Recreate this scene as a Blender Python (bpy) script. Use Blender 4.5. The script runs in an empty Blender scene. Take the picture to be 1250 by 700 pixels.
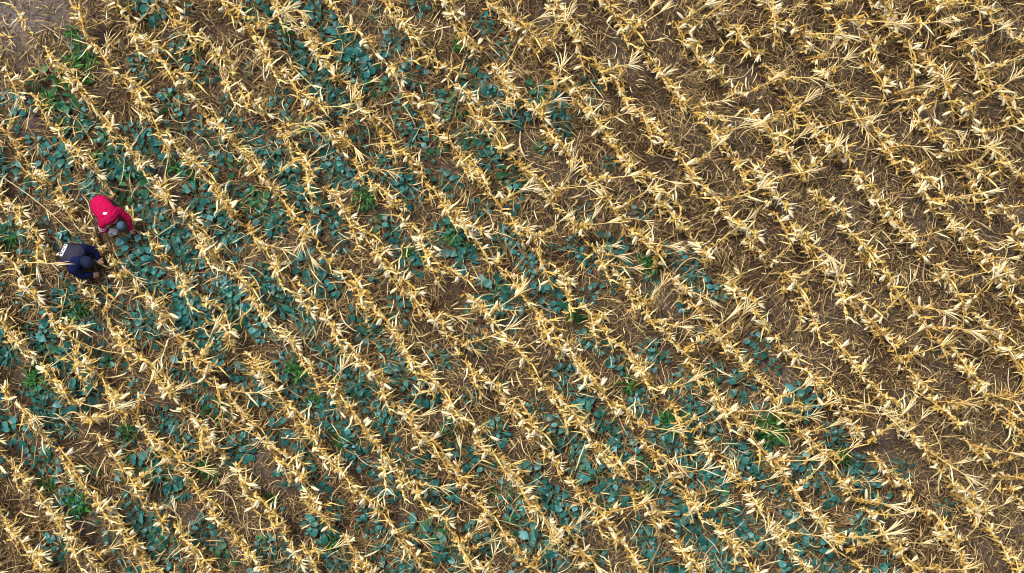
import bpy, bmesh, math, random
import numpy as np
from mathutils import Vector, Matrix

random.seed(7)
rng = np.random.default_rng(7)
R = math.radians
scene = bpy.context.scene
C = scene.collection

# ------------------------------------------------------------------ camera
W = 18.66                      # metres of ground across the frame
PX = 1250 / W                  # photograph pixels per metre
CAM_H = 34.0
NADIR = (-3.6, -1.2)           # the drone hovers over the lower-left part of the plot, the frame is an off-centre crop
cam_data = bpy.data.cameras.new('drone_camera')
cam = bpy.data.objects.new('drone_camera', cam_data); C.objects.link(cam)
cam.location = (NADIR[0], NADIR[1], CAM_H)
cam.rotation_euler = (0, 0, 0)
cam_data.sensor_width = 36
cam_data.lens = 36 * CAM_H / W
cam_data.shift_x = -NADIR[0] / W
cam_data.shift_y = -NADIR[1] / W
cam_data.clip_end = 2000
scene.camera = cam

# ------------------------------------------------------------------ light
SUN_EL, SUN_AZ = 60.0, 140.0     # azimuth counter-clockwise from +X of where the light comes from
world = bpy.data.worlds.new('World'); scene.world = world
world.use_nodes = True
nt = world.node_tree
sky = nt.nodes.new('ShaderNodeTexSky'); sky.sky_type = 'NISHITA'; sky.sun_disc = False
sky.sun_elevation = R(SUN_EL); sky.sun_rotation = R(90 - SUN_AZ)
sky.dust_density = 4.0; sky.air_density = 1.0
bg = nt.nodes['Background']; bg.inputs[1].default_value = 0.10
nt.links.new(sky.outputs[0], bg.inputs[0])
sun_d = bpy.data.lights.new('sun', 'SUN'); sun_d.energy = 2.5; sun_d.angle = R(16); sun_d.color = (1.0, 0.95, 0.86)
sun = bpy.data.objects.new('sun', sun_d); C.objects.link(sun)
v = Vector((math.cos(R(SUN_AZ)) * math.cos(R(SUN_EL)), math.sin(R(SUN_AZ)) * math.cos(R(SUN_EL)), math.sin(R(SUN_EL))))
sun.rotation_euler = v.to_track_quat('Z', 'Y').to_euler()
scene.view_settings.view_transform = 'Standard'
scene.view_settings.look = 'None'
scene.view_settings.gamma = 1
scene.view_settings.exposure = 0.70
scene.cycles.pixel_filter_type = 'BLACKMAN_HARRIS'
scene.cycles.filter_width = 1.0
scene.cycles.max_bounces = 5
scene.cycles.diffuse_bounces = 3

# ------------------------------------------------------------------ helpers
def to_world(px, py, z=0.0):
    """a point at height z that stands where the photograph has pixel px, py"""
    x, y = (px - 625) / PX, (350 - py) / PX
    k = (CAM_H - z) / CAM_H
    return NADIR[0] + (x - NADIR[0]) * k, NADIR[1] + (y - NADIR[1]) * k

def to_pixel(x, y, z=0.0):
    k = CAM_H / (CAM_H - z)
    return 625 + (NADIR[0] + (x - NADIR[0]) * k) * PX, 350 - (NADIR[1] + (y - NADIR[1]) * k) * PX

def noise2(seed, cell):
    """smooth value noise over the plot, returns a function of arrays x, y -> 0..1"""
    g = np.random.default_rng(seed).random((96, 96))
    def f(x, y):
        u = np.asarray(x) / cell + 40.0; w = np.asarray(y) / cell + 40.0
        i = np.floor(u).astype(int); j = np.floor(w).astype(int)
        fu = u - i; fw = w - j
        fu = fu * fu * (3 - 2 * fu); fw = fw * fw * (3 - 2 * fw)
        a = g[i % 96, j % 96]; b = g[(i + 1) % 96, j % 96]; c = g[i % 96, (j + 1) % 96]; d = g[(i + 1) % 96, (j + 1) % 96]
        return (a * (1 - fu) + b * fu) * (1 - fw) + (c * (1 - fu) + d * fu) * fw
    return f

def new_mat(name, stops, rough=0.8, attr=True, noise_scale=14.0, noise_amt=0.25, trans=0.0, spec=0.2, obj_var=0.0):
    """procedural surface: colour ramp driven by a per-blade tint plus fine noise"""
    m = bpy.data.materials.new(name); m.use_nodes = True
    n, l = m.node_tree.nodes, m.node_tree.links
    b = n['Principled BSDF']
    b.inputs['Roughness'].default_value = rough
    b.inputs['Specular IOR Level'].default_value = spec
    tex = n.new('ShaderNodeTexNoise'); tex.inputs['Scale'].default_value = noise_scale; tex.inputs['Detail'].default_value = 3
    co = n.new('ShaderNodeTexCoord'); l.new(co.outputs['Object'], tex.inputs['Vector'])
    ramp = n.new('ShaderNodeValToRGB')
    e = ramp.color_ramp.elements
    while len(e) > 1: e.remove(e[-1])
    e[0].position = stops[0][0]; e[0].color = (*stops[0][1], 1)
    for p, c in stops[1:]:
        q = e.new(p); q.color = (*c, 1)
    ma = n.new('ShaderNodeMath'); ma.operation = 'MULTIPLY_ADD'
    l.new(tex.outputs['Fac'], ma.inputs[0]); ma.inputs[1].default_value = noise_amt * 2; ma.inputs[2].default_value = -noise_amt
    src = ma.outputs[0]
    if attr:
        at = n.new('ShaderNodeAttribute'); at.attribute_name = 'tint'
        ad = n.new('ShaderNodeMath'); ad.operation = 'ADD'; l.new(at.outputs['Fac'], ad.inputs[0]); l.new(src, ad.inputs[1]); src = ad.outputs[0]
    else:
        ad = n.new('ShaderNodeMath'); ad.operation = 'ADD'; ad.inputs[0].default_value = 0.5; l.new(src, ad.inputs[1]); src = ad.outputs[0]
    if obj_var:
        oi = n.new('ShaderNodeObjectInfo')
        m2 = n.new('ShaderNodeMath'); m2.operation = 'MULTIPLY_ADD'; m2.inputs[1].default_value = obj_var; m2.inputs[2].default_value = -obj_var / 2
        l.new(oi.outputs['Random'], m2.inputs[0])
        a2 = n.new('ShaderNodeMath'); a2.operation = 'ADD'; l.new(src, a2.inputs[0]); l.new(m2.outputs[0], a2.inputs[1]); src = a2.outputs[0]
    l.new(src, ramp.inputs['Fac']); l.new(ramp.outputs['Color'], b.inputs['Base Color'])
    if trans:
        t = n.new('ShaderNodeBsdfTranslucent'); l.new(ramp.outputs['Color'], t.inputs['Color'])
        mx = n.new('ShaderNodeMixShader'); mx.inputs[0].default_value = trans
        l.new(b.outputs[0], mx.inputs[1]); l.new(t.outputs[0], mx.inputs[2])
        l.new(mx.outputs[0], n['Material Output'].inputs['Surface'])
    return m

M = {}
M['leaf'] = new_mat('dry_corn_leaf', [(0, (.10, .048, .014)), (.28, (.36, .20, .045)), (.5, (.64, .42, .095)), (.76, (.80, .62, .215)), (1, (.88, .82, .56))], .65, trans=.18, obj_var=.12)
M['stalk'] = new_mat('dry_corn_stalk', [(0, (.32, .18, .055)), (.5, (.66, .48, .19)), (1, (.84, .73, .44))], .55, noise_scale=25, obj_var=.15)
M['husk'] = new_mat('pale_husk', [(0, (.52, .37, .15)), (.5, (.74, .61, .33)), (1, (.86, .79, .58))], .6, noise_scale=30, trans=.1)
M['tassel'] = new_mat('dry_tassel', [(0, (.45, .27, .09)), (.5, (.76, .58, .26)), (1, (.85, .76, .52))], .6, noise_scale=25, obj_var=.15)
M['litter'] = new_mat('straw_litter', [(0, (.035, .020, .010)), (.12, (.065, .062, .022)), (.3, (.14, .090, .040)), (.55, (.29, .195, .088)), (.8, (.52, .38, .17)), (1, (.80, .67, .38))], .8)
M['cover'] = new_mat('teal_leaf', [(0, (.012, .075, .056)), (.35, (.022, .130, .110)), (.6, (.034, .185, .172)), (.82, (.060, .240, .250)), (1, (.15, .34, .36))], .45, noise_scale=18, noise_amt=.18, trans=.12, spec=.5, obj_var=.25)
M['cover2'] = new_mat('dark_green_leaf', [(0, (.012, .060, .018)), (.5, (.025, .125, .050)), (1, (.07, .22, .09))], .5, noise_scale=18, noise_amt=.2, trans=.12, spec=.4, obj_var=.3)
M['petiole'] = new_mat('petiole', [(0, (.05, .13, .07)), (1, (.16, .22, .12))], .5)
M['weed'] = new_mat('green_weed', [(0, (.012, .070, .014)), (.5, (.028, .13, .026)), (1, (.085, .23, .05))], .55, trans=.15, obj_var=.3)

def soil_material():
    m = bpy.data.materials.new('brown_soil'); m.use_nodes = True
    n, l = m.node_tree.nodes, m.node_tree.links
    b = n['Principled BSDF']; b.inputs['Roughness'].default_value = .95; b.inputs['Specular IOR Level'].default_value = .1
    co = n.new('ShaderNodeTexCoord')
    big = n.new('ShaderNodeTexNoise'); big.inputs['Scale'].default_value = .55; big.inputs['Detail'].default_value = 5
    fin = n.new('ShaderNodeTexNoise'); fin.inputs['Scale'].default_value = 28; fin.inputs['Detail'].default_value = 6; fin.inputs['Roughness'].default_value = .7
    l.new(co.outputs['Object'], big.inputs['Vector']); l.new(co.outputs['Object'], fin.inputs['Vector'])
    r1 = n.new('ShaderNodeValToRGB'); r1.color_ramp.elements[0].position = .38; r1.color_ramp.elements[1].position = .64
    r1.color_ramp.elements[0].color = (.060, .037, .021, 1); r1.color_ramp.elements[1].color = (.105, .088, .080, 1)
    r2 = n.new('ShaderNodeValToRGB'); r2.color_ramp.elements[0].position = .3; r2.color_ramp.elements[1].position = .7
    r2.color_ramp.elements[0].color = (.35, .32, .30, 1); r2.color_ramp.elements[1].color = (1.6, 1.5, 1.42, 1)
    dst = n.new('ShaderNodeVectorMath'); dst.operation = 'DISTANCE'; dst.inputs[1].default_value = (-9.1, 4.9, 0)
    l.new(co.outputs['Object'], dst.inputs[0])
    mr = n.new('ShaderNodeMapRange'); mr.inputs[1].default_value = .5; mr.inputs[2].default_value = 1.5; mr.inputs[3].default_value = .9; mr.inputs[4].default_value = 0
    l.new(dst.outputs['Value'], mr.inputs[0])
    gm = n.new('ShaderNodeMix'); gm.data_type = 'RGBA'; gm.inputs[7].default_value = (.165, .150, .150, 1)
    l.new(mr.outputs[0], gm.inputs[0]); l.new(r1.outputs[0], gm.inputs[6])
    mul = n.new('ShaderNodeMix'); mul.data_type = 'RGBA'; mul.blend_type = 'MULTIPLY'; mul.inputs[0].default_value = 1
    l.new(big.outputs['Fac'], r1.inputs[0]); l.new(fin.outputs['Fac'], r2.inputs[0])
    l.new(gm.outputs[2], mul.inputs[6]); l.new(r2.outputs[0], mul.inputs[7]); l.new(mul.outputs[2], b.inputs['Base Color'])
    bp = n.new('ShaderNodeBump'); bp.inputs['Strength'].default_value = .9; bp.inputs['Distance'].default_value = .03
    l.new(fin.outputs['Fac'], bp.inputs['Height']); l.new(bp.outputs[0], b.inputs['Normal'])
    return m
M['soil'] = soil_material()

def quads_mesh(name, V, Q, T, mat):
    V = np.asarray(V, np.float32).reshape(-1, 3); Q = np.asarray(Q, np.int32).reshape(-1, 4)
    me = bpy.data.meshes.new(name)
    me.vertices.add(len(V)); me.vertices.foreach_set('co', V.ravel())
    me.loops.add(len(Q) * 4); me.loops.foreach_set('vertex_index', Q.ravel())
    me.polygons.add(len(Q))
    me.polygons.foreach_set('loop_start', np.arange(0, len(Q) * 4, 4, dtype=np.int32))
    if T is not None:
        a = me.attributes.new('tint', 'FLOAT', 'POINT'); a.data.foreach_set('value', np.asarray(T, np.float32).ravel())
    me.update(calc_edges=True)
    me.polygons.foreach_set('use_smooth', np.ones(len(Q), bool))
    me.materials.append(mat)
    return me

def link(name, me, parent=None):
    o = bpy.data.objects.new(name, me); C.objects.link(o)
    if parent: o.parent = parent
    return o

def tag(o, label=None, cat=None, group=None, kind=None):
    if label: o['label'] = label
    if cat: o['category'] = cat
    if group: o['group'] = group
    if kind: o['kind'] = kind
    return o

def empty(name, loc, rz=0):
    o = bpy.data.objects.new(name, None); C.objects.link(o)
    o.empty_display_size = .1; o.location = loc; o.rotation_euler = (0, 0, rz)
    return o

def norm(a):
    return a / np.maximum(np.linalg.norm(a, axis=-1, keepdims=True), 1e-9)

def ribbons(P, width, side, fold=0.3, tint=None):
    """P (N,S,3) centre lines, width (N,S) half widths, side (N,S,3) unit side vectors -> verts, quads, tint"""
    N, S, _ = P.shape
    tan = np.gradient(P, axis=1); up = norm(np.cross(side, norm(tan)))
    w = width[..., None]
    a = P - side * w + up * w * fold; c = P + side * w + up * w * fold
    V = np.stack([a, P, c], axis=2).reshape(-1, 3)
    base = (np.arange(N)[:, None] * S + np.arange(S - 1)[None]).reshape(-1) * 3
    Q = np.concatenate([np.stack([base + k, base + k + 1, base + k + 4, base + k + 3], 1) for k in (0, 1)])
    T = np.repeat(tint, S * 3) if tint is not None else np.full(len(V), .5)
    return V, Q, T

def tube(P, r, sides=5, tint=.5):
    """one tube along points P (S,3) with radii r (S,)"""
    P = np.asarray(P, float); r = np.asarray(r, float); S = len(P)
    t = norm(np.gradient(P, axis=0))
    ref = np.array([0.31, 0.93, 0.17]); s = norm(np.cross(t, ref)); u = np.cross(t, s)
    an = np.arange(sides) / sides * 2 * math.pi
    V = (P[:, None] + (s[:, None] * np.cos(an)[None, :, None] + u[:, None] * np.sin(an)[None, :, None]) * r[:, None, None]).reshape(-1, 3)
    Q = []
    for i in range(S - 1):
        for k in range(sides):
            k2 = (k + 1) % sides
            Q.append((i * sides + k, i * sides + k2, (i + 1) * sides + k2, (i + 1) * sides + k))
    return V, np.array(Q), np.full(len(V), tint)

def merge(parts):
    V, Q, T, off = [], [], [], 0
    for v_, q_, t_ in parts:
        V.append(v_); Q.append(q_ + off); T.append(t_); off += len(v_)
    return np.concatenate(V), np.concatenate(Q), np.concatenate(T)

def curl(r, start, az, el, length, n, droop, sweep, wob=.25):
    """centre line leaving start at azimuth az, elevation el, bending down by droop rad and sideways by sweep rad"""
    s = length / n; p = np.array(start, float); out = [p.copy()]
    for i in range(n):
        f = (i + 1) / n
        e = el - droop * f ** 1.3 + r.normal(0, wob * .5); a = az + sweep * f + r.normal(0, wob)
        p = p + s * np.array([math.cos(a) * math.cos(e), math.sin(a) * math.cos(e), math.sin(e)])
        p[2] = max(p[2], .02 + r.random() * .03)
        out.append(p.copy())
    return np.array(out)

def leaf_set(r, specs, n=8, prof='blade'):
    """specs: start, az, el, length, halfwidth, droop, sweep, tint"""
    Ps, Ws, Ss, Ts = [], [], [], []
    for (st, az, el, L, hw, dr, sw, ti) in specs:
        P = curl(r, st, az, el, L, n, dr, sw, .16)
        t = norm(np.gradient(P, axis=0))
        h = norm(np.cross(t, np.array([0, 0, 1.0]) + r.normal(0, .12, 3)))
        u = np.cross(h, t)
        tw = np.linspace(0, r.normal(0, 1.5), n + 1) + r.normal(0, .4)     # dry blades twist along their length
        sd = h * np.cos(tw)[:, None] + u * np.sin(tw)[:, None]
        f = np.linspace(0, 1, n + 1)
        w = hw * (np.clip(f * 5, .45, 1)) * (1 - f ** 2.4) * (1 + r.normal(0, .16, n + 1)) + .0015
        Ps.append(P); Ws.append(w); Ss.append(sd); Ts.append(ti)
    return ribbons(np.array(Ps), np.array(Ws), np.array(Ss), .55, np.array(Ts))

# ------------------------------------------------------------------ corn plant shapes (local +X is the way the top leans)
def corn_shape(seed, kind):
    r = np.random.default_rng(seed)
    parts = {}
    if kind == 'tassel':
        h = r.uniform(.95, 1.45); lean = r.uniform(.25, .85)
        f = np.linspace(0, 1, 9)
        P = np.stack([lean * f ** 2.3, r.normal(0, .03) * f + .02 * np.sin(f * 5 + r.random() * 6), h * f], 1)
    elif kind == 'broken':
        k = r.uniform(.55, .85); L = r.uniform(.35, .75); d = r.uniform(.0, .25)
        f1 = np.linspace(0, 1, 6); f2 = np.linspace(0, 1, 6)[1:]
        P = np.concatenate([np.stack([.08 * f1 ** 2, 0 * f1, k * f1], 1),
                            np.stack([.08 + L * f2, r.normal(0, .08) * f2, k + .05 * np.sin(f2 * 3) - d * f2 ** 1.6], 1)])
    else:
        h = r.uniform(.6, .85); f = np.linspace(0, 1, 7)
        P = np.stack([r.uniform(0, .12) * f ** 2, r.normal(0, .03) * f, h * f], 1)
    S = len(P)
    rad = np.linspace(.0145, .007, S)
    st = [tube(P, rad, 6, .5)]
    for i in range(1, S - 1):                                # swollen nodes of the stalk
        d = norm(P[i + 1] - P[i - 1])
        q = np.array([P[i] - d * .012, P[i], P[i] + d * .012])
        st.append(tube(q, np.array([rad[i], rad[i] * 1.45, rad[i]]), 6, .25))
    parts['stalk'] = merge(st)
    def at(f):
        x = f * (S - 1); i = min(int(x), S - 2); return P[i] + (P[i + 1] - P[i]) * (x - i)
    specs = []
    n_leaf = {'tassel': 11, 'broken': 12, 'stub': 9}[kind]
    for i in range(n_leaf):
        f = .22 + .72 * (i + r.random() * .6) / n_leaf
        az = (i % 2) * math.pi + math.pi / 2 + r.normal(0, .9)
        if r.random() < (.85 if kind == 'broken' else .35): az = r.normal(0, .42) + (math.pi if kind == 'broken' and r.random() < .4 else 0)            # wind has combed many blades towards the lean
        L = .08 + .36 * r.random() ** 2.6
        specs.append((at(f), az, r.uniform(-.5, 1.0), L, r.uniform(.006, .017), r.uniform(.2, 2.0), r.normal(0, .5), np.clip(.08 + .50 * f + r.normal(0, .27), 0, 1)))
    # a comb of straight blades blown to one side of the row
    for i in range({'tassel': 2, 'broken': 2, 'stub': 1}[kind]):
        f = r.uniform(.45, .8); az = r.normal(1.15 if kind == 'broken' else 0, .32)
        specs.append((at(f), az, r.uniform(-.1, .6), r.uniform(.14, .38), r.uniform(.008, .014), r.uniform(.0, .7), r.normal(0, .25), np.clip(.72 + r.normal(0, .15), 0, 1)))
    # shrivelled short shreds hugging the stalk
    for i in range(26):
        f = .3 + .65 * r.random() if kind != 'tassel' else .3 + .45 * r.random()
        specs.append((at(f) + r.normal(0, .013, 3), r.random() * 6.28, r.uniform(-.4, 1.2), r.uniform(.04, .15), r.uniform(.008, .024), r.uniform(0, 2.0), r.normal(0, .9), np.clip(.52 + r.normal(0, .30), 0, 1)))
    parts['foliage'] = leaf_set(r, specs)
    # ears in open husks
    ears = []
    for k in range(1 if kind != 'broken' or seed % 2 else 2):
        f = r.uniform(.42, .62) if kind == 'tassel' else r.uniform(.55, .9)
        s = at(f); az = r.random() * 6.28; el = r.uniform(-.9, .6); L = r.uniform(.13, .19)
        d = np.array([math.cos(az) * math.cos(el), math.sin(az) * math.cos(el), math.sin(el)])
        g = np.linspace(0, 1, 8)
        body = tube(s + d * .015 + d * L * g[:, None], .024 * np.sin(np.clip(g * .93 + .06, 0, 1) * math.pi) ** .7 + .002, 7, .7)
        hs = [(s + d * .03 + r.normal(0, .006, 3), az + r.normal(0, .25), el + r.normal(0, .3), L * r.uniform(.7, 1.1), .013, r.uniform(-.3, 1), r.normal(0, .5), np.clip(.65 + r.normal(0, .2), 0, 1)) for _ in range(3)]
        ears.append(merge([body, leaf_set(r, hs, 7)]))
    parts['ear'] = ears
    if kind == 'tassel':
        d = norm(P[-1] - P[-2]); tp = []
        main = math.atan2(d[1], d[0]); el0 = math.asin(d[2])
        for k in range(r.integers(6, 10)):
            q = curl(r, P[-1] + d * (-.1 + .02 * k), main + r.normal(0, .22), el0 - r.uniform(.2, 1.0), r.uniform(.20, .40), 5, r.uniform(.1, .8), r.normal(0, .3), .05)
            tp.append(tube(q, np.array([.0045, .0075, .0085, .008, .006, .002]), 4, np.clip(.6 + r.normal(0, .2), 0, 1)))
        parts['tassel'] = merge(tp)
    return parts

KINDS = ['tassel'] * 9 + ['broken'] * 10 + ['stub'] * 6
SHAPES = [corn_shape(100 + i, k) for i, k in enumerate(KINDS)]

def corn_proto(i):
    s = SHAPES[i]; k = KINDS[i]
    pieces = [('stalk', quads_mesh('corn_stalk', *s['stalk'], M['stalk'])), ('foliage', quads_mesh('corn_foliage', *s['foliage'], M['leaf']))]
    for e in s['ear']: pieces.append(('ear', quads_mesh('corn_ear', *e, M['husk'])))
    if 'tassel' in s: pieces.append(('tassel', quads_mesh('corn_tassel', *s['tassel'], M['tassel'])))
    return pieces
PROTOS = [corn_proto(i) for i in range(len(SHAPES))]

# ------------------------------------------------------------------ where green grows (50 px cells, read off the photograph)
GREEN = """
0113422 54552520100000000
0533434686244331000000000
3655645656566621000000000
3656566656545520000000000
4465765545 45554200000000
4437577564567323000000000
3436775554543675640000000
3557887543348433525000000
6767554645242453435000000
7753444644434346654300000
5537525465333547665450000
4637634745444576866843100
2554333556524755776554300
1245544357555734575564200
"""
def green_grid():
    rows = [l for l in GREEN.strip('\n').split('\n')]
    g = np.zeros((14, 25))
    for j, l in enumerate(rows):
        l = (l.replace(' ', '')+ '0'*30)[:25]
        g[j] = [int(c) for c in l]
    return g
GG = green_grid()
def green_at(px, py):
    i = np.clip(px / 50 - .5, 0, 23.999); j = np.clip(py / 50 - .5, 0, 12.999)
    a = int(i); b = int(j); fi = i - a; fj = j - b
    return (GG[b, a] * (1 - fi) + GG[b, a + 1] * fi) * (1 - fj) + (GG[b + 1, a] * (1 - fi) + GG[b + 1, a + 1] * fi) * fj

# ------------------------------------------------------------------ ground, one sheet out to the horizon
ROW_DX, ROW_SLOPE, ROW_X0 = 66.5, .84, 3.5       # rows as they cross the photograph at spine height
def row_phase(px, py):
    return (px - ROW_SLOPE * py - ROW_X0) / ROW_DX
ROW_DIR = norm(np.array([ROW_SLOPE, -1.0]))
def axis_pts(a, b, step):
    inner = np.arange(a, b + step / 2, step)
    out = np.array([.5, 1.5, 4, 10, 25, 60, 150, 400])
    return np.concatenate([a - out[::-1], inner, b + out])
gx = axis_pts(-13, 13, .075); gy = axis_pts(-9, 9, .075)
X, Y = np.meshgrid(gx, gy)
n1, n2, n3 = noise2(1, .9), noise2(2, .28), noise2(3, .12)
pxx = 625 + X * PX; pyy = 350 - Y * PX
ph = row_phase(pxx, pyy)
Zg = .035 * np.cos(2 * math.pi * ph) + .07 * (n1(X, Y) - .5) + .05 * (n2(X, Y) - .5) + .03 * (n3(X, Y) - .5)
Zg = Zg * ((np.abs(X) < 13.2) & (np.abs(Y) < 9.2))
V = np.stack([X, Y, Zg], -1).reshape(-1, 3)
nx, ny = len(gx), len(gy)
idx = np.arange(nx * ny).reshape(ny, nx)
Q = np.stack([idx[:-1, :-1], idx[:-1, 1:], idx[1:, 1:], idx[1:, :-1]], -1).reshape(-1, 4)
tag(link('ground', quads_mesh('ground', V, Q, None, M['soil'])), 'brown and grey field soil under the straw', kind='structure')
def gz(x, y):
    px, py = 625 + x * PX, 350 - y * PX
    return .035 * np.cos(2 * math.pi * row_phase(px, py)) + .07 * (n1(x, y) - .5) + .05 * (n2(x, y) - .5) + .03 * (n3(x, y) - .5)

# ------------------------------------------------------------------ straw litter on the soil (stuff)
cover_noise = noise2(11, 1.1); flow = noise2(12, 1.3)
bare_spots = [(25, 35, 30), (880, 262, 24), (1005, 375, 22), (1100, 370, 20), (735, 70, 22), (958, 288, 20), (1100, 610, 18), (845, 395, 16), (35, 150, 16), (890, 55, 14)]
def litter(name, N, lo, hi, wlo, whi, zlo, zhi, tmean, tsd, seed, thin, seg=6, droop=.5, bias=None):
    r = np.random.default_rng(seed)
    x = r.uniform(-11.6, 11.6, N); y = r.uniform(-7.4, 7.4, N)
    keep = cover_noise(x, y) + r.normal(0, .22, N) > thin
    px = 625 + x * PX; py = 350 - y * PX
    for (bx, by, br) in bare_spots:
        keep &= ~(((px - bx) ** 2 + ((py - by) * 1.1) ** 2 < br ** 2) & (r.random(N) < .5))
    keep &= ~((py < 62 - .45 * px) & (r.random(N) < .25))
    x, y = x[keep], y[keep]; N = len(x)
    L = lo + (hi - lo) * r.random(N) ** 1.7; az = flow(x, y) * 9 + r.normal(0, .9, N)
    sw = r.normal(0, .75, N); dr = r.normal(0, droop, N)
    f = np.linspace(0, 1, seg + 1)[None]
    a = az[:, None] + sw[:, None] * f + np.cumsum(r.normal(0, .12, (N, seg + 1)), 1)
    st = (L / seg)[:, None]
    dx = np.cumsum(np.cos(a) * st, 1); dy = np.cumsum(np.sin(a) * st, 1)
    PXs = x[:, None] + dx; PYs = y[:, None] + dy
    z0 = r.uniform(zlo, zhi, N)[:, None]
    Z = gz(PXs, PYs) + np.maximum(.004, z0 + L[:, None] * (dr[:, None] * (f - .5) * .5 + .12 * np.sin(f * math.pi)))
    P = np.stack([PXs, PYs, Z], -1)
    t = norm(np.gradient(P, axis=1)); sd = norm(np.cross(t, np.array([0, 0, 1.0])))
    u = np.cross(sd, t); tw = (r.normal(0, .5, N)[:, None] + r.normal(0, .7, N)[:, None] * f)[..., None]
    sd = sd * np.cos(tw) + u * np.sin(tw)
    w = (wlo + (whi - wlo) * r.random(N) ** 2)[:, None] * (1 - (2 * f - 1) ** 4 * .8)
    T = np.clip(r.normal(tmean, tsd, N), 0, 1)
    o = link(name, quads_mesh(name, *ribbons(P, w * np.ones_like(P[..., 0]), sd, .35, T), M['litter']))
    return o
tag(litter('straw_litter', 150000, .06, .42, .003, .0085, 0, .07, .42, .24, 21, .04), 'brown straw and shredded dry leaves lying over the soil', kind='stuff')
tag(litter('leaf_litter', 17000, .06, .26, .008, .020, 0, .05, .30, .22, 22, .15), 'wide brown dead corn leaves lying flat between the rows', kind='stuff')
tag(litter('loose_straw', 11500, .10, .55, .004, .009, .05, .30, .66, .24, 23, .18, droop=.4), 'paler loose straw and leaf shreds tangled above the litter', kind='stuff')

tag(litter('fallen_blades', 5200, .18, .60, .007, .015, .03, .24, .54, .26, 24, .25, droop=.5), 'long dry corn blades fallen across the gaps between rows', kind='stuff')

# ------------------------------------------------------------------ the corn rows
EDGE = 165   # px beyond the frame still planted
gap_noise = noise2(31, .55)
PEOPLE_PX = [(131, 262, 25), (95, 316, 27), (146, 278, 20), (138, 288, 15), (156, 284, 16), (112, 322, 20)]
corn = []
SP_Z = .65
for k in range(-14, 24):
    py = -EDGE + random.random() * 12
    while py < 700 + EDGE:
        px = ROW_X0 + ROW_DX * k + ROW_SLOPE * py + 1.6 * math.sin(py * .013 + k * 2.1)
        step = random.uniform(6.5, 11.0)
        py_ = py; py += step
        px += random.gauss(0, 1.5)
        if not (-EDGE < px < 1250 + EDGE): continue
        if py_ < 62 - .50 * px and px < 140: continue
        x, y = to_world(px, py_, SP_Z)
        if gap_noise(x, y) < .08: continue
        if any((px - a) ** 2 + (py_ - b) ** 2 < c * c for a, b, c in PEOPLE_PX): continue
        right = px > 560 + .45 * py_
        u = random.random()
        pt = .23 if right else .08
        kind = 'tassel' if u < pt else ('broken' if u < .80 else 'stub')
        if any((px - a) ** 2 + (py_ - b) ** 2 < 48 ** 2 for a, b in ((131, 262), (95, 316), (150, 280))): kind = 'stub'
        i = random.choice([q for q in range(len(KINDS)) if KINDS[q] == kind])
        if kind == 'tassel': rz = random.gauss(R(16), R(26) if right else R(45))
        elif kind == 'broken': rz = math.atan2(ROW_DIR[1], ROW_DIR[0]) + random.gauss(0, .16) + (math.pi if random.random() < .14 else 0)
        else: rz = random.random() * 6.28
        corn.append(dict(px=px, py=py_, x=x, y=y, i=i, rz=rz, s=random.uniform(.68, 1.15) * (.8 if any((px - a) ** 2 + (py_ - b) ** 2 < 48 ** 2 for a, b in ((131, 262), (95, 316), (150, 280))) else 1), kind=kind))
inview = [c for c in corn if 8 < c['px'] < 1242 and 8 < c['py'] < 692]
inview.sort(key=lambda c: -c['s'] * (1.15 if c['kind'] == 'tassel' else 1))
chosen = inview[:300]; ids = set(id(c) for c in chosen)
for c in chosen:
    i = c['i']; g = green_at(c['px'], c['py'])
    where = 'among teal leaves' if g >= 3 else 'over bare brown ground'
    what = {'tassel': 'standing dry corn plant with a forked pale tassel', 'broken': 'dry corn plant with its stalk snapped over along the row',
            'stub': 'short dry corn plant of crumpled leaves and one ear'}[c['kind']]
    root = empty('corn_plant', (c['x'], c['y'], float(gz(c['x'], c['y'])) - .01), c['rz'])
    root.scale = (c['s'],) * 3
    root.rotation_euler[0] = random.gauss(0, .06); root.rotation_euler[1] = random.gauss(0, .06)
    tag(root, what + ' ' + where, 'corn plant', {'tassel': 'standing tasselled corn plants ', 'broken': 'snapped corn plants ', 'stub': 'short corn plants '}[c['kind']] + where)
    for nme, me in PROTOS[i]: link(nme, me, root)
# the remainder, one mass
acc = {'leaf': [], 'stalk': [], 'husk': [], 'tassel': []}
def xf(part, c, zb):
    v_, q_, t_ = part; a = c['rz']; ca, sa = math.cos(a), math.sin(a)
    Rm = np.array([[ca, -sa, 0], [sa, ca, 0], [0, 0, 1]])
    return (v_ * c['s']) @ Rm.T + np.array([c['x'], c['y'], zb]), q_, np.clip(t_ + c['dt'], 0, 1)
slots = []
for c in corn:
    if id(c) in ids: continue
    s = SHAPES[c['i']]; zb = float(gz(c['x'], c['y'])) - .01; c['dt'] = random.gauss(0, .05)
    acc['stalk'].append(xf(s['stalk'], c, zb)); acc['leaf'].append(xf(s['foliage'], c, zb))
    for e in s['ear']: acc['husk'].append(xf(e, c, zb))
    if 'tassel' in s: acc['tassel'].append(xf(s['tassel'], c, zb))
allp = []; mat_idx = []
for mi, key in enumerate(acc):
    m_ = merge(acc[key]); allp.append(m_); mat_idx.append(np.full(len(m_[1]), mi))
Vs, Qs, Ts = merge(allp)
me = quads_mesh('corn_stand', Vs, Qs, Ts, M['leaf'])
for key in ('stalk', 'husk', 'tassel'): me.materials.append(M[key])
me.polygons.foreach_set('material_index', np.concatenate(mat_idx).astype(np.int32))
tag(link('corn_stand', me), 'dry corn filling the rows between the larger plants', kind='stuff')
print('corn', len(corn), 'in view', len(inview))

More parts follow.
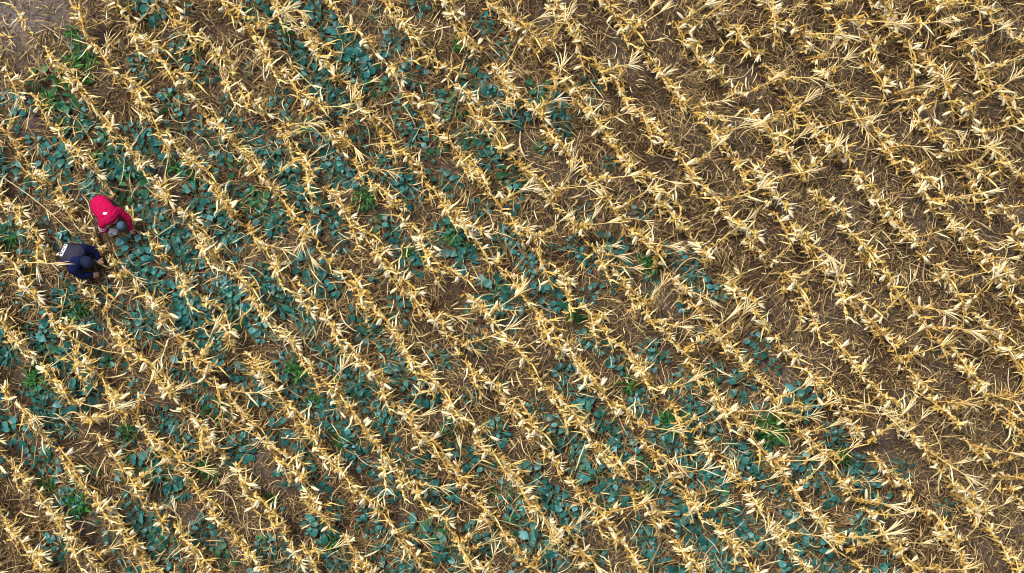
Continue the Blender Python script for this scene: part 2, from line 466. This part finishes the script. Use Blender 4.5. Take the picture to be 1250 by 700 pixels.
# ------------------------------------------------------------------ cover crop rosettes
def rosette_shape(seed, n_leaf, big):
    r = np.random.default_rng(seed)
    Ps, Ws, Ss, Ts, pet = [], [], [], [], []
    for i in range(n_leaf):
        az = i * 2.4 + r.normal(0, .3); rr = (i / n_leaf) ** .6
        reach = .05 + .13 * rr * big; L = r.uniform(.08, .16) * big; hw = L * r.uniform(.32, .46)
        z = .20 - .08 * rr + r.normal(0, .02)
        d = np.array([math.cos(az), math.sin(az), 0])
        a = np.array([0, 0, .02]); b = d * reach + np.array([0, 0, z])
        mid = (a + b) / 2 + d * -.02 + np.array([0, 0, .03])
        pet.append(tube(np.array([a, mid, b]), np.array([.007, .006, .004]), 4, .5))
        f = np.linspace(0, 1, 7); el = r.uniform(-.4, .55)
        P = b + d * (L * f)[:, None] + np.array([0, 0, 1]) * (L * (el * f - .55 * f ** 2))[:, None]
        side = norm(np.cross(d, [0, 0, 1]) + np.array([0, 0, r.normal(0, .5)]))
        w = hw * np.array([.12, .50, .88, 1.0, .90, .58, .05]) * (1 + r.normal(0, .12, 7))
        P[1:, 2] += r.normal(0, .006, 6)
        Ps.append(P); Ws.append(w); Ss.append(np.repeat(side[None], 7, 0)); Ts.append(np.clip(.45 + r.normal(0, .3), 0, 1))
    return merge(pet), ribbons(np.array(Ps), np.array(Ws), np.array(Ss), .22, np.array(Ts))
ROS = [rosette_shape(300 + i, [9, 11, 8, 12, 7, 10, 13, 9][i], [1.1, 1.25, .95, 1.3, .85, 1.15, 1.35, 1.0][i]) for i in range(8)]
ROS_ME = [(quads_mesh('rosette_stems', *a, M['petiole']), quads_mesh('rosette_leaves', *b, M['cover'])) for a, b in ROS]
ROS_GREEN = [(a, quads_mesh('rosette_leaves', *ROS[i][1], M['cover2'])) for i, (a, _) in enumerate(ROS_ME)]
spots = []
rr = random.Random(5)
patchy = noise2(41, .5)
for _ in range(16000):
    px, py = rr.uniform(-90, 1330), rr.uniform(-90, 790)
    dens = green_at(px, py) - (.8 if px > 450 and py < 420 else 0); dens = max(dens, 0)
    ph_ = row_phase(px, py) % 1.0
    if ph_ < .20 or ph_ > .84: continue
    x, y = to_world(px, py, .2)
    p = (dens / 7.5) ** 2.1 * (.15 + 2.0 * float(patchy(x, y)))
    if rr.random() > p: continue
    s = rr.uniform(.62, 1.15) * (.8 + .035 * dens)
    dmin = 9.5 * s
    if any((px - a[0]) ** 2 + (py - a[1]) ** 2 < dmin ** 2 for a in spots): continue
    if any((px - a) ** 2 + (py - b) ** 2 < (c * .75) ** 2 for a, b, c in PEOPLE_PX): continue
    spots.append((px, py, x, y, s, rr.randrange(8), rr.random() * 6.28))
    if len(spots) > 900: break
# clear rosettes and thick patches read off the photograph
for (px, py, s) in [(440, 70, 1.3), (385, 92, 1.3), (394, 24, 1.05), (165, 300, 1.3), (172, 316, 1.2), (158, 312, 1.1), (235, 380, 1.3), (222, 392, 1.1), (270, 360, 1.2), (285, 372, 1.1), (855, 640, 1.35),
                    (995, 672, 1.25), (980, 492, 1.2), (655, 665, 1.2), (605, 360, 1.25), (195, 560, 1.2), (850, 575, 1.15), (320, 268, 1.2), (140, 195, 1.25), (665, 338, 1.15), (180, 405, 1.2), (870, 590, 1.0), (625, 276, .9), (720, 360, .9), (1015, 600, 1.1), (205, 575, 1.1), (760, 545, 1.15), (415, 215, .9)]:
    x, y = to_world(px, py, .2); spots.append((px, py, x, y, s, rr.randrange(8), rr.random() * 6.28))
sv = sorted([s for s in spots if 4 < s[0] < 1246 and 4 < s[1] < 696], key=lambda s: -s[4])
chosen_s = set(id(s) for s in sv[:300])
print('rosettes', len(spots), len(sv))
for s in sv[:300]:
    big = s[4] > 1.02
    root = empty('cover_crop_plant', (s[2], s[3], float(gz(s[2], s[3]))), s[6]); root.scale = (s[4],) * 3
    dense = green_at(s[0], s[1]) >= 6
    green = rr.random() < .17 and s[4] < 1.1; hue = 'dark green' if green else 'teal'
    tag(root, ('wide ' if big else 'small ') + hue + ' cover crop plant of round leaves ' + ('in a crowded green patch' if dense else 'standing scattered between the corn rows'), 'cover crop',
        ('wide ' if big else 'small ') + hue + ' cover crop plants ' + ('in crowded patches' if dense else 'standing scattered'))
    a, b = (ROS_GREEN if green else ROS_ME)[s[5]]
    link('stem', a, root); link('foliage', b, root)
acc_p, acc_l = [], []
for s in spots:
    if id(s) in chosen_s: continue
    c = dict(rz=s[6], s=s[4], x=s[2], y=s[3], dt=rr.gauss(0, .1)); zb = float(gz(s[2], s[3]))
    acc_p.append(xf(ROS[s[5]][0], c, zb)); acc_l.append(xf(ROS[s[5]][1], c, zb))
a = merge(acc_l); b = merge(acc_p); Vs, Qs, Ts = merge([a, b])
me = quads_mesh('cover_seedlings', Vs, Qs, Ts, M['cover']); me.materials.append(M['petiole'])
me.polygons.foreach_set('material_index', np.concatenate([np.zeros(len(a[1])), np.ones(len(b[1]))]).astype(np.int32))
tag(link('cover_seedlings', me), 'smallest teal cover crop seedlings scattered between the rows', kind='stuff')

# ------------------------------------------------------------------ bright green weeds
def weed_shape(seed):
    r = np.random.default_rng(seed); specs = []
    for i in range(46):
        az = r.random() * 6.28; f = r.random()
        st = np.array([math.cos(az) * .12 * f, math.sin(az) * .12 * f, .03 + .16 * r.random()])
        specs.append((st, az + r.normal(0, .5), r.uniform(0, 1), r.uniform(.05, .13), r.uniform(.008, .017), r.uniform(.2, 1.4), r.normal(0, .5), np.clip(.5 + r.normal(0, .25), 0, 1)))
    stems = [tube(curl(r, (0, 0, 0), r.random() * 6.28, 1.1, .2, 4, .5, .2, .05), np.array([.006, .005, .004, .003, .002]), 4, .4) for _ in range(6)]
    return merge(stems), leaf_set(r, specs, 5)
WE = [weed_shape(500 + i) for i in range(4)]
WE_ME = [(quads_mesh('weed_stems', *a, M['weed']), quads_mesh('weed_leaves', *b, M['weed'])) for a, b in WE]
weeds = [(85, 82, 1.5), (98, 60, 1), (88, 42, 1), (235, 215, 1), (447, 243, 1.4), (365, 452, 1.4), (355, 448, 1), (352, 36, 1), (795, 322, 1.3), (785, 312, .9), (768, 470, 1.2), (702, 385, 1.3),
         (815, 514, 1.3), (940, 525, 1.9), (930, 520, 1.3), (952, 519, 1.2), (157, 527, 1.1), (95, 618, 1.5), (88, 608, 1), (58, 592, 1.1), (42, 465, 1.2), (412, 540, 1), (8, 290, 1.4), (88, 384, 1.3), (98, 378, 1), (245, 572, 1.1),
         (258, 578, 1), (405, 662, 1), (553, 288, 1.1), (1026, 560, 1.2), (868, 468, .9), (240, 60, .8), (150, 560, .9), (660, 180, .8), (500, 310, .8), (610, 470, .7), (330, 610, .8), (840, 512, 1), (425, 72, .8), (215, 645, .9), (60, 125, 1.1), (790, 600, .9), (110, 75, 1.2), (75, 100, 1), (105, 95, .9), (12, 300, 1.1), (130, 440, .8), (380, 490, 1), (700, 500, .8), (560, 55, .9), (215, 205, 1.1), (600, 600, .7), (40, 452, .9), (820, 525, 1)]
for k, (px, py, s) in enumerate(weeds):
    x, y = to_world(px, py, .1)
    root = empty('weed', (x, y, float(gz(x, y))), k * 1.7); root.scale = (s * 1.05,) * 3
    if k == 13: lab, grp = 'brightest and widest green weed, right of the lower teal patches', None
    else: lab, grp = ('bushy' if s >= 1.2 else 'little') + ' bright green weed of fine narrow leaves between corn rows', ('bushy' if s >= 1.2 else 'little') + ' green weeds'
    tag(root, lab, 'weed', grp)
    a, b = WE_ME[k % 4]; link('stem', a, root); link('foliage', b, root)

# ------------------------------------------------------------------ long stalks lying loose across the alleys
fallen = [(4, 217, 87, 285), (554, 377, 636, 380), (468, 305, 510, 300), (640, 425, 681, 404), (561, 590, 602, 549), (739, 659, 780, 614), (492, 508, 520, 463), (818, 561, 868, 552), (868, 550, 897, 563),
          (96, 498, 123, 460), (274, 511, 312, 532), (343, 535, 380, 536), (202, 546, 236, 554), (182, 295, 219, 271), (87, 413, 151, 432), (216, 408, 274, 391), (278, 398, 308, 377), (130, 350, 132, 401),
          (103, 34, 135, 21), (2, 38, 20, 58), (212, 65, 250, 48), (350, 72, 387, 110), (199, 223, 209, 165), (319, 223, 363, 195), (492, 74, 511, 74), (1200, 625, 1225, 582), (1234, 561, 1241, 535), (1023, 568, 1048, 543),
          (20, 103, 48, 90), (880, 60, 910, 28), (970, 175, 1000, 140), (1020, 120, 1075, 122), (1110, 50, 1145, 8), (640, 30, 612, 90), (128, 60, 150, 38), (70, 395, 82, 352), (400, 470, 442, 416), (705, 330, 728, 305), (50, 455, 95, 425), (1155, 500, 1225, 484), (880, 350, 930, 325)]
for k, (x0, y0, x1, y1) in enumerate(fallen):
    r = np.random.default_rng(900 + k)
    z = .38 if k == 0 else r.uniform(.22, .5)
    a = np.array([*to_world(x0, y0, z), z - .10]); b = np.array([*to_world(x1, y1, z), z + r.uniform(-.05, .1)])
    mid = (a + b) / 2; L = np.linalg.norm(b - a)
    f = np.linspace(-.5, .5, 7); d = (b - a); nrm = norm(np.cross(d, [0, 0, 1.0]))
    P = f[:, None] * d + nrm * (np.sin((f + .5) * math.pi) * r.normal(0, .03) * L)[:, None]
    rad = np.linspace(.010, .0065, 7) * (.8 if k == 0 else 1)
    root = empty('fallen_stalk', mid)
    if k == 0: tag(root, 'long straight pale stalk lying above left of the blue jacket', 'stalk')
    else: tag(root, 'loose dry stalk lying across the alley between corn rows', 'stalk', 'loose stalks lying across the alleys')
    link('stem', quads_mesh('fallen_stem', *tube(P, rad, 6, .75 if k == 0 else .55), M['stalk']), root)
    if k:
        sp = [(P[int(r.integers(1, 6))], r.random() * 6.28, r.uniform(-.2, .6), r.uniform(.12, .3), r.uniform(.010, .02), r.uniform(.3, 1.5), r.normal(0, .6), np.clip(.6 + r.normal(0, .2), 0, 1)) for _ in range(5)]
        link('foliage', quads_mesh('fallen_blades', *leaf_set(r, sp), M['leaf']), root)

# ------------------------------------------------------------------ the two people
def cloth(name, a, b, rough=.85, scale=9.0):
    return new_mat(name, [(0, a), (1, b)], rough, attr=False, noise_scale=scale, noise_amt=.5, spec=.15)
def add_folds(m, scale=13, dist=.02):
    n, l = m.node_tree.nodes, m.node_tree.links
    t = n.new('ShaderNodeTexNoise'); t.inputs['Scale'].default_value = scale; t.inputs['Detail'].default_value = 3; t.inputs['Distortion'].default_value = 1.2
    co = n.new('ShaderNodeTexCoord'); mp = n.new('ShaderNodeMapping'); mp.inputs['Scale'].default_value = (1, .35, 1)
    l.new(co.outputs['Object'], mp.inputs['Vector']); l.new(mp.outputs[0], t.inputs['Vector'])
    b = n.new('ShaderNodeBump'); b.inputs['Strength'].default_value = 1; b.inputs['Distance'].default_value = dist
    l.new(t.outputs['Fac'], b.inputs['Height']); l.new(b.outputs[0], n['Principled BSDF'].inputs['Normal'])
M['red'] = cloth('crimson_jacket', (.30, .001, .035), (.52, .003, .075))
M['white'] = cloth('white_cloth', (.68, .68, .70), (.82, .82, .83))
M['navy'] = cloth('navy_jacket', (.003, .006, .030), (.007, .014, .075))
M['charcoal'] = cloth('charcoal_cloth', (.022, .020, .038), (.040, .036, .060))
M['hood'] = cloth('dark_hood', (.006, .010, .030), (.012, .020, .050))
M['denim'] = cloth('denim', (.03, .045, .09), (.05, .07, .13))
M['black'] = cloth('black_rubber', (.012, .012, .013), (.02, .02, .022), .6)
M['hair'] = cloth('dark_hair', (.008, .006, .005), (.02, .014, .010), .5, 60)
M['skin'] = cloth('skin', (.50, .27, .18), (.62, .36, .25), .5, 20)
M['cap'] = cloth('grey_blue_cloth', (.045, .07, .115), (.09, .13, .20))
M['mark'] = cloth('dark_print', (.01, .015, .03), (.02, .03, .05))

def skin_bm(joints, edges, root, levels=2):
    names = list(joints); me = bpy.data.meshes.new('tmp')
    me.from_pydata([joints[n][:3] for n in names], [(names.index(a), names.index(b)) for a, b in edges], [])
    o = bpy.data.objects.new('tmp', me); C.objects.link(o)
    o.modifiers.new('skin', 'SKIN').use_smooth_shade = True
    for i, n in enumerate(names):
        d = me.skin_vertices[0].data[i]; rad = joints[n][3]
        d.radius = rad if isinstance(rad, tuple) else (rad, rad); d.use_root = (n == root)
    s = o.modifiers.new('sub', 'SUBSURF'); s.levels = levels; s.render_levels = levels
    dg = bpy.context.evaluated_depsgraph_get(); ev = o.evaluated_get(dg)
    out = bpy.data.meshes.new_from_object(ev)
    bpy.data.objects.remove(o); bpy.data.meshes.remove(me)
    return out

def solid_mesh(joints, edges, voxel=.013, smooth=5):
    """one continuous rounded surface: tapered limbs between joints, fused"""
    bm = bmesh.new()
    def rad(n):
        q = joints[n][3]
        return (q, q) if not isinstance(q, tuple) else q
    for a, b in edges:
        t = bmesh.new()
        for n in (a, b):
            ry, rz = rad(n); p = Vector(joints[n][:3])
            res = bmesh.ops.create_icosphere(t, subdivisions=3, radius=1)
            for v_ in res['verts']: v_.co = Vector((v_.co.x * rz, v_.co.y * ry, v_.co.z * rz)) + p
        h = bmesh.ops.convex_hull(t, input=t.verts[:])
        dead = [e for e in h['geom_interior'] + h['geom_unused'] if isinstance(e, bmesh.types.BMVert)]
        bmesh.ops.delete(t, geom=list(set(dead)), context='VERTS')
        me_ = bpy.data.meshes.new('tmp'); t.to_mesh(me_); t.free(); bm.from_mesh(me_); bpy.data.meshes.remove(me_)
    me = bpy.data.meshes.new('tmp'); bm.to_mesh(me); bm.free()
    o = bpy.data.objects.new('tmp', me); C.objects.link(o)
    m_ = o.modifiers.new('fuse', 'REMESH'); m_.mode = 'VOXEL'; m_.voxel_size = voxel; m_.use_smooth_shade = True
    m2 = o.modifiers.new('soft', 'SMOOTH'); m2.factor = .5; m2.iterations = smooth
    out = bpy.data.meshes.new_from_object(o.evaluated_get(bpy.context.evaluated_depsgraph_get()))
    bpy.data.objects.remove(o); bpy.data.meshes.remove(me)
    return out

def joined(name, meshes, mat, parent):
    bm = bmesh.new()
    for m_ in meshes: bm.from_mesh(m_); bpy.data.meshes.remove(m_)
    me = bpy.data.meshes.new(name); bm.to_mesh(me); bm.free()
    for p in me.polygons: p.use_smooth = True
    me.materials.clear(); me.materials.append(mat)
    for p in me.polygons: p.material_index = 0
    return link(name, me, parent)

def blob(center, size, rot=None, seg=20, shape=None):
    bm = bmesh.new(); bmesh.ops.create_uvsphere(bm, u_segments=seg, v_segments=seg // 2 + 2, radius=1)
    Rm = rot.to_matrix() if rot else Matrix.Identity(3)
    for v_ in bm.verts:
        c = v_.co.copy()
        if shape: c = shape(c)
        v_.co = Rm @ Vector((c.x * size[0], c.y * size[1], c.z * size[2])) + Vector(center)
    me = bpy.data.meshes.new('tmp'); bm.to_mesh(me); bm.free(); return me

def hand_meshes(wrist, direction, left, scale=1.0, curlv=.5, palm_n=(0, 0, -1)):
    """a palm and five bent fingers growing out of the wrist"""
    d = Vector(direction).normalized(); n = Vector(palm_n); n = (n - d * n.dot(d)).normalized(); s = n.cross(d) * (1 if left else -1)
    w = Vector(wrist); out = []
    palm = {'w': (*w, .026 * scale), 'm': (*(w + d * .045 * scale), (.040 * scale, .020 * scale)), 'k': (*(w + d * .085 * scale), (.040 * scale, .017 * scale))}
    out.append(skin_bm(palm, [('w', 'm'), ('m', 'k')], 'w', 1))
    for q, (off, L) in enumerate([(-.030, .070), (-.010, .080), (.010, .075), (.030, .058)]):
        b0 = w + (d * .070 + s * off) * scale; b1 = b0 + d * (.02 + L * .35) * scale
        b2 = b1 + (d * math.cos(curlv) + n * math.sin(curlv)) * L * .35 * scale
        b3 = b2 + (d * math.cos(curlv * 2) + n * math.sin(curlv * 2)) * L * .3 * scale
        out.append(skin_bm({'a': (*b0, .010 * scale), 'b': (*b1, .0095 * scale), 'c': (*b2, .0085 * scale), 'd': (*b3, .007 * scale)}, [('a', 'b'), ('b', 'c'), ('c', 'd')], 'a', 1))
    t0 = w + (d * .025 - s * .022) * scale; t1 = t0 + (d * .025 - s * .032 + n * .01) * scale; t2 = t1 + (d * .030 - s * .006 + n * .012) * scale
    out.append(skin_bm({'a': (*t0, .013 * scale), 'b': (*t1, .011 * scale), 'c': (*t2, .008 * scale)}, [('a', 'b'), ('b', 'c')], 'a', 1))
    return out

def build_person(loc, az, pose, label, mats, style):
    J = pose; root = empty('person', loc, az)
    tag(root, label, 'person')
    def sub(keys, grow, over=None):
        d = {}
        for k_ in keys:
            x, y, z, r_ = J[k_]; r_ = r_ if isinstance(r_, tuple) else (r_, r_)
            g = (over or {}).get(k_, grow); d[k_] = (x, y, z, (r_[0] + g, r_[1] + g))
        return d
    E = [('pelvis', 'belly'), ('belly', 'chest'), ('chest', 'neck'), ('neck', 'skull')]
    for s in 'lr':
        E += [('chest', 'sh_' + s), ('sh_' + s, 'el_' + s), ('el_' + s, 'wr_' + s), ('pelvis', 'hip_' + s), ('hip_' + s, 'kn_' + s), ('kn_' + s, 'an_' + s), ('an_' + s, 'toe_' + s)]
    meshes = [solid_mesh(J, E, .012, 2)]
    rot = style['head_rot']
    hc = Vector(J['skull'][:3])
    def skull_shape(c):
        if c.x > 0: c.x *= .92
        if c.z < 0: c.y *= 1 + .28 * c.z; c.x *= 1 + .08 * c.z
        if c.x > .7 and abs(c.y) < .25 and -.35 < c.z < .1: c.x += .14
        return c
    meshes.append(blob(hc, (.098, .078, .118), rot, 24, skull_shape))
    Rm = rot.to_matrix()
    for sy in (-1, 1): meshes.append(blob(hc + Rm @ Vector((-.005, .078 * sy, -.01)), (.018, .010, .030), rot, 8))
    meshes.append(blob(hc + Rm @ Vector((.100, 0, -.022)), (.018, .013, .022), rot, 8))
    for s in 'lr':
        wr = Vector(J['wr_' + s][:3]); el = Vector(J['el_' + s][:3])
        if style.get('glove') != s:
            meshes += hand_meshes(wr, (wr - el).normalized() + Vector((.15, 0, -.1)), s == 'l', 1.0, .55)
    body = joined('body', meshes, M['skin'], root)
    if style.get('glove'):
        s = style['glove']; wr = Vector(J['wr_' + s][:3])
        joined('glove', hand_meshes(wr, Vector(style['glove_dir']), s == 'l', 1.35, .45), M['white'], root)
    for sy in (-1, 1): joined('eye', [blob(hc + Rm @ Vector((.088, .030 * sy, .012)), (.008, .013, .008), rot, 8)], M['mark'], root)
    joined('mouth', [blob(hc + Rm @ Vector((.086, 0, -.062)), (.008, .024, .006), rot, 8)], M['mouth'], root)
    # clothes grown round the same joints
    jk = ['pelvis', 'belly', 'chest', 'sh_l', 'el_l', 'wr_l', 'sh_r', 'el_r', 'wr_r', 'neck']
    je = [e for e in E if e[0] in jk and e[1] in jk]
    d = sub(jk, .020, {'wr_l': .014, 'wr_r': .014, 'neck': .012})
    for s in 'lr':      # cuffs end short of the wrist
        e_, w_ = Vector(d['el_' + s][:3]), Vector(d['wr_' + s][:3]); q = e_.lerp(w_, .93); d['wr_' + s] = (*q, d['wr_' + s][3])
    c_, n_ = Vector(d['chest'][:3]), Vector(d['neck'][:3]); q = c_.lerp(n_, .75); d['neck'] = (*q, d['neck'][3])
    px_, py_, pz_, pr_ = d['pelvis']; tx, tz = style['tail']; d['tail'] = (px_ + tx, 0, pz_ + tz, (pr_[0] * .82, pr_[1] * .80)); je.append(('pelvis', 'tail'))
    joined('jacket', [solid_mesh(d, je, .013, 5)], mats['jacket'], root)
    tk = ['pelvis', 'hip_l', 'kn_l', 'an_l', 'hip_r', 'kn_r', 'an_r']; te = [e for e in E if e[0] in tk and e[1] in tk]
    joined('trousers', [solid_mesh(sub(tk, .016), te, .014, 4)], mats['trousers'], root)
    for s in 'lr':
        a_, t_ = Vector(J['an_' + s][:3]), Vector(J['toe_' + s][:3])
        joined('boot', [skin_bm({'h': (a_.x - .05, a_.y, .045, .045), 'a': (a_.x, a_.y, .07, .056), 't': (t_.x, t_.y, .040, (.050, .040)), 'e': (t_.x + .05, t_.y, .036, (.040, .032))}, [('h', 'a'), ('a', 't'), ('t', 'e')], 'a', 2)], M['black'], root)
    def hair_shape(c):
        if c.x > .35 and c.z < .45: c.x *= .45
        return c
    joined('hair', [blob(hc + Rm @ Vector((-.014, 0, .012)), (.104, .088, .122), rot, 24, hair_shape)], M['hair'], root)
    return root, hc, Rm

for k_ in ('red', 'navy', 'hood', 'charcoal', 'denim'): add_folds(M[k_], 13, .05)
M['mouth'] = cloth('lips', (.30, .09, .08), (.36, .12, .10))
from mathutils import Quaternion, Euler
# red: standing, bent far forward, back to the sky, left arm reaching down to the leaves
red_pose = {
 'pelvis': (-.17, 0, .88, (.180, .145)), 'belly': (-.04, 0, .97, (.180, .130)), 'chest': (.11, 0, .98, (.190, .125)), 'neck': (.235, .03, .92, .055), 'skull': (.32, .045, .86, .060),
 'sh_l': (.13, .175, .93, .066), 'el_l': (.33, .235, .72, .046), 'wr_l': (.50, .135, .50, .029),
 'sh_r': (.11, -.175, .93, .066), 'el_r': (.19, -.27, .70, .046), 'wr_r': (.235, -.20, .60, .029),
 'hip_l': (-.17, .10, .82, .090), 'kn_l': (-.06, .15, .46, .062), 'an_l': (-.14, .16, .09, .042), 'toe_l': (-.01, .18, .04, .036),
 'hip_r': (-.17, -.10, .82, .090), 'kn_r': (-.04, -.14, .46, .062), 'an_r': (-.10, -.15, .09, .042), 'toe_r': (.04, -.17, .04, .036)}
x, y = to_world(129, 259, .9)
head_rot = Euler((0, R(62), R(6))).to_quaternion()
rp, hc, Rm = build_person((x, y, float(gz(x, y))), R(-50), red_pose, 'person in a crimson jacket bending over to touch the teal leaves', dict(jacket=M['red'], trousers=M['denim']),
                          dict(head_rot=head_rot, tail=(-.07, -.07), glove='r', glove_dir=(.8, .55, -.35)))
bm_ = blob(hc + Rm @ Vector((-.018, 0, .030)), (.108, .094, .120), head_rot, 24, lambda c: Vector((c.x, c.y, max(c.z, .22))))
brim = blob(hc + Rm @ Vector((.10, 0, .060)), (.075, .070, .008), head_rot, 16)
joined('cap', [bm_, brim], M['cap'], rp)
def patch(name, pts_uv, origin, u, v_, n, mat, parent, thick=.006):
    """a flat sewn-on piece: outline in the plane u, v at origin, with its own thickness"""
    bm = bmesh.new(); u, v_, n, o = Vector(u), Vector(v_), Vector(n), Vector(origin)
    low = [bm.verts.new(o + u * a + v_ * b) for a, b in pts_uv]; top = [bm.verts.new(o + u * a + v_ * b + n * thick) for a, b in pts_uv]
    bm.faces.new(top); bm.faces.new(low[::-1])
    for i in range(len(low)): bm.faces.new((low[i], low[(i + 1) % len(low)], top[(i + 1) % len(low)], top[i]))
    me = bpy.data.meshes.new(name); bm.to_mesh(me); bm.free(); me.materials.append(mat)
    return link(name, me, parent)
def drape_z(objname_root, x, y):
    """height of the jacket top under a local x, y (for sewing things on)"""
    jk = [c for c in objname_root.children if c.name.startswith('jacket')][0]
    best = 0
    for v_ in jk.data.vertices:
        if (v_.co.x - x) ** 2 + (v_.co.y - y) ** 2 < .035 ** 2: best = max(best, v_.co.z)
    return best
ang = [i / 14 * 6.283 for i in range(14)]
z = drape_z(rp, .03, -.01)
patch('emblem', [(.042 * math.cos(a), .024 * math.sin(a)) for a in ang], (.035, -.02, z - .002), (.55, .83, 0), (-.83, .55, 0), (0, 0, 1), M['white'], rp, .008)
# two white bands round the right sleeve
e0, e1 = Vector(red_pose['sh_r'][:3]), Vector(red_pose['el_r'][:3])
for f in (.45, .75):
    c_ = e0.lerp(e1, f); dd = (e1 - e0).normalized() * .014
    V_, Q_, T_ = tube(np.array([c_ - dd, c_, c_ + dd]), np.array([.083, .088, .083]) - .016 * f, 16)
    link('sleeve_band', quads_mesh('sleeve_band', V_, Q_, T_, M['white']), rp)

# blue: squatting low, facing the same plants
blue_pose = {
 'pelvis': (-.20, 0, .34, (.170, .135)), 'belly': (-.14, 0, .50, (.160, .130)), 'chest': (-.01, 0, .66, (.185, .135)), 'neck': (.11, 0, .70, .060), 'skull': (.19, .02, .70, .062),
 'sh_l': (.0, .20, .64, .072), 'el_l': (.17, .26, .44, .050), 'wr_l': (.29, .17, .36, .030),
 'sh_r': (.0, -.20, .64, .072), 'el_r': (.18, -.24, .44, .050), 'wr_r': (.32, -.14, .34, .030),
 'hip_l': (-.18, .11, .30, .095), 'kn_l': (.14, .20, .40, .064), 'an_l': (-.04, .17, .09, .042), 'toe_l': (.09, .19, .04, .036),
 'hip_r': (-.18, -.11, .30, .095), 'kn_r': (.14, -.18, .40, .064), 'an_r': (-.04, -.16, .09, .042), 'toe_r': (.09, -.18, .04, .036)}
x, y = to_world(95, 316, .55)
hr2 = Euler((0, R(55), R(4))).to_quaternion()
bp_, hc, Rm = build_person((x, y, float(gz(x, y))), R(-27), blue_pose, 'person in a dark navy jacket squatting with a white panel on the back', dict(jacket=M['navy'], trousers=M['charcoal']), dict(head_rot=hr2, tail=(-.04, -.08)))
joined('hood', [blob(hc + Rm @ Vector((-.022, 0, .012)), (.122, .108, .130), hr2, 24, lambda c: Vector((min(c.x, .42), c.y, max(c.z, -.75))))], M['hood'], bp_)
# charcoal yoke over the back of the jacket
yk = solid_mesh({'z': (-.22, 0, .34, (.18, .15)), 'a': (-.205, 0, .42, (.215, .165)), 'b': (-.145, 0, .53, (.205, .165)), 'c': (-.05, .02, .65, (.200, .155)), 'd': (-.03, .05, .665, (.19, .15))}, [('z', 'a'), ('a', 'b'), ('b', 'c'), ('c', 'd')], .015, 5)
joined('yoke', [yk], M['charcoal'], bp_)
bp_.scale = (1.02,) * 3
nn = Vector((-.80, 0, .60)).normalized()
yv = max((v_.co for v_ in [c for c in bp_.children if c.name.startswith('yoke')][0].data.vertices), key=lambda c: c.dot(nn) - abs(c.y) * .01)
o_ = Vector((yv.x, .02, yv.z)) - nn * .004; uu = Vector((0, 1, 0)); vv = nn.cross(uu)
pn = patch('back_panel', [(-.11, -.05), (.11, -.05), (.12, .0), (.10, .05), (-.10, .05), (-.12, 0)], o_, uu, vv, nn, M['white'], bp_, .012)
o2 = o_ + nn * .013
for (a0, b0, a1, b1) in [(-.085, -.03, -.065, .03), (-.065, .012, -.035, .03), (-.065, -.03, -.035, -.014), (-.01, -.03, .008, .022), (.008, -.008, .03, .008), (.03, -.03, .046, .03), (.07, .01, .105, .028), (.078, -.03, .094, .01)]:
    patch('print', [(a0, b0), (a1, b0), (a1, b1), (a0, b1)], o2, uu, vv, nn, M['mark'], pn, .003)
rp.scale = (.95,) * 3
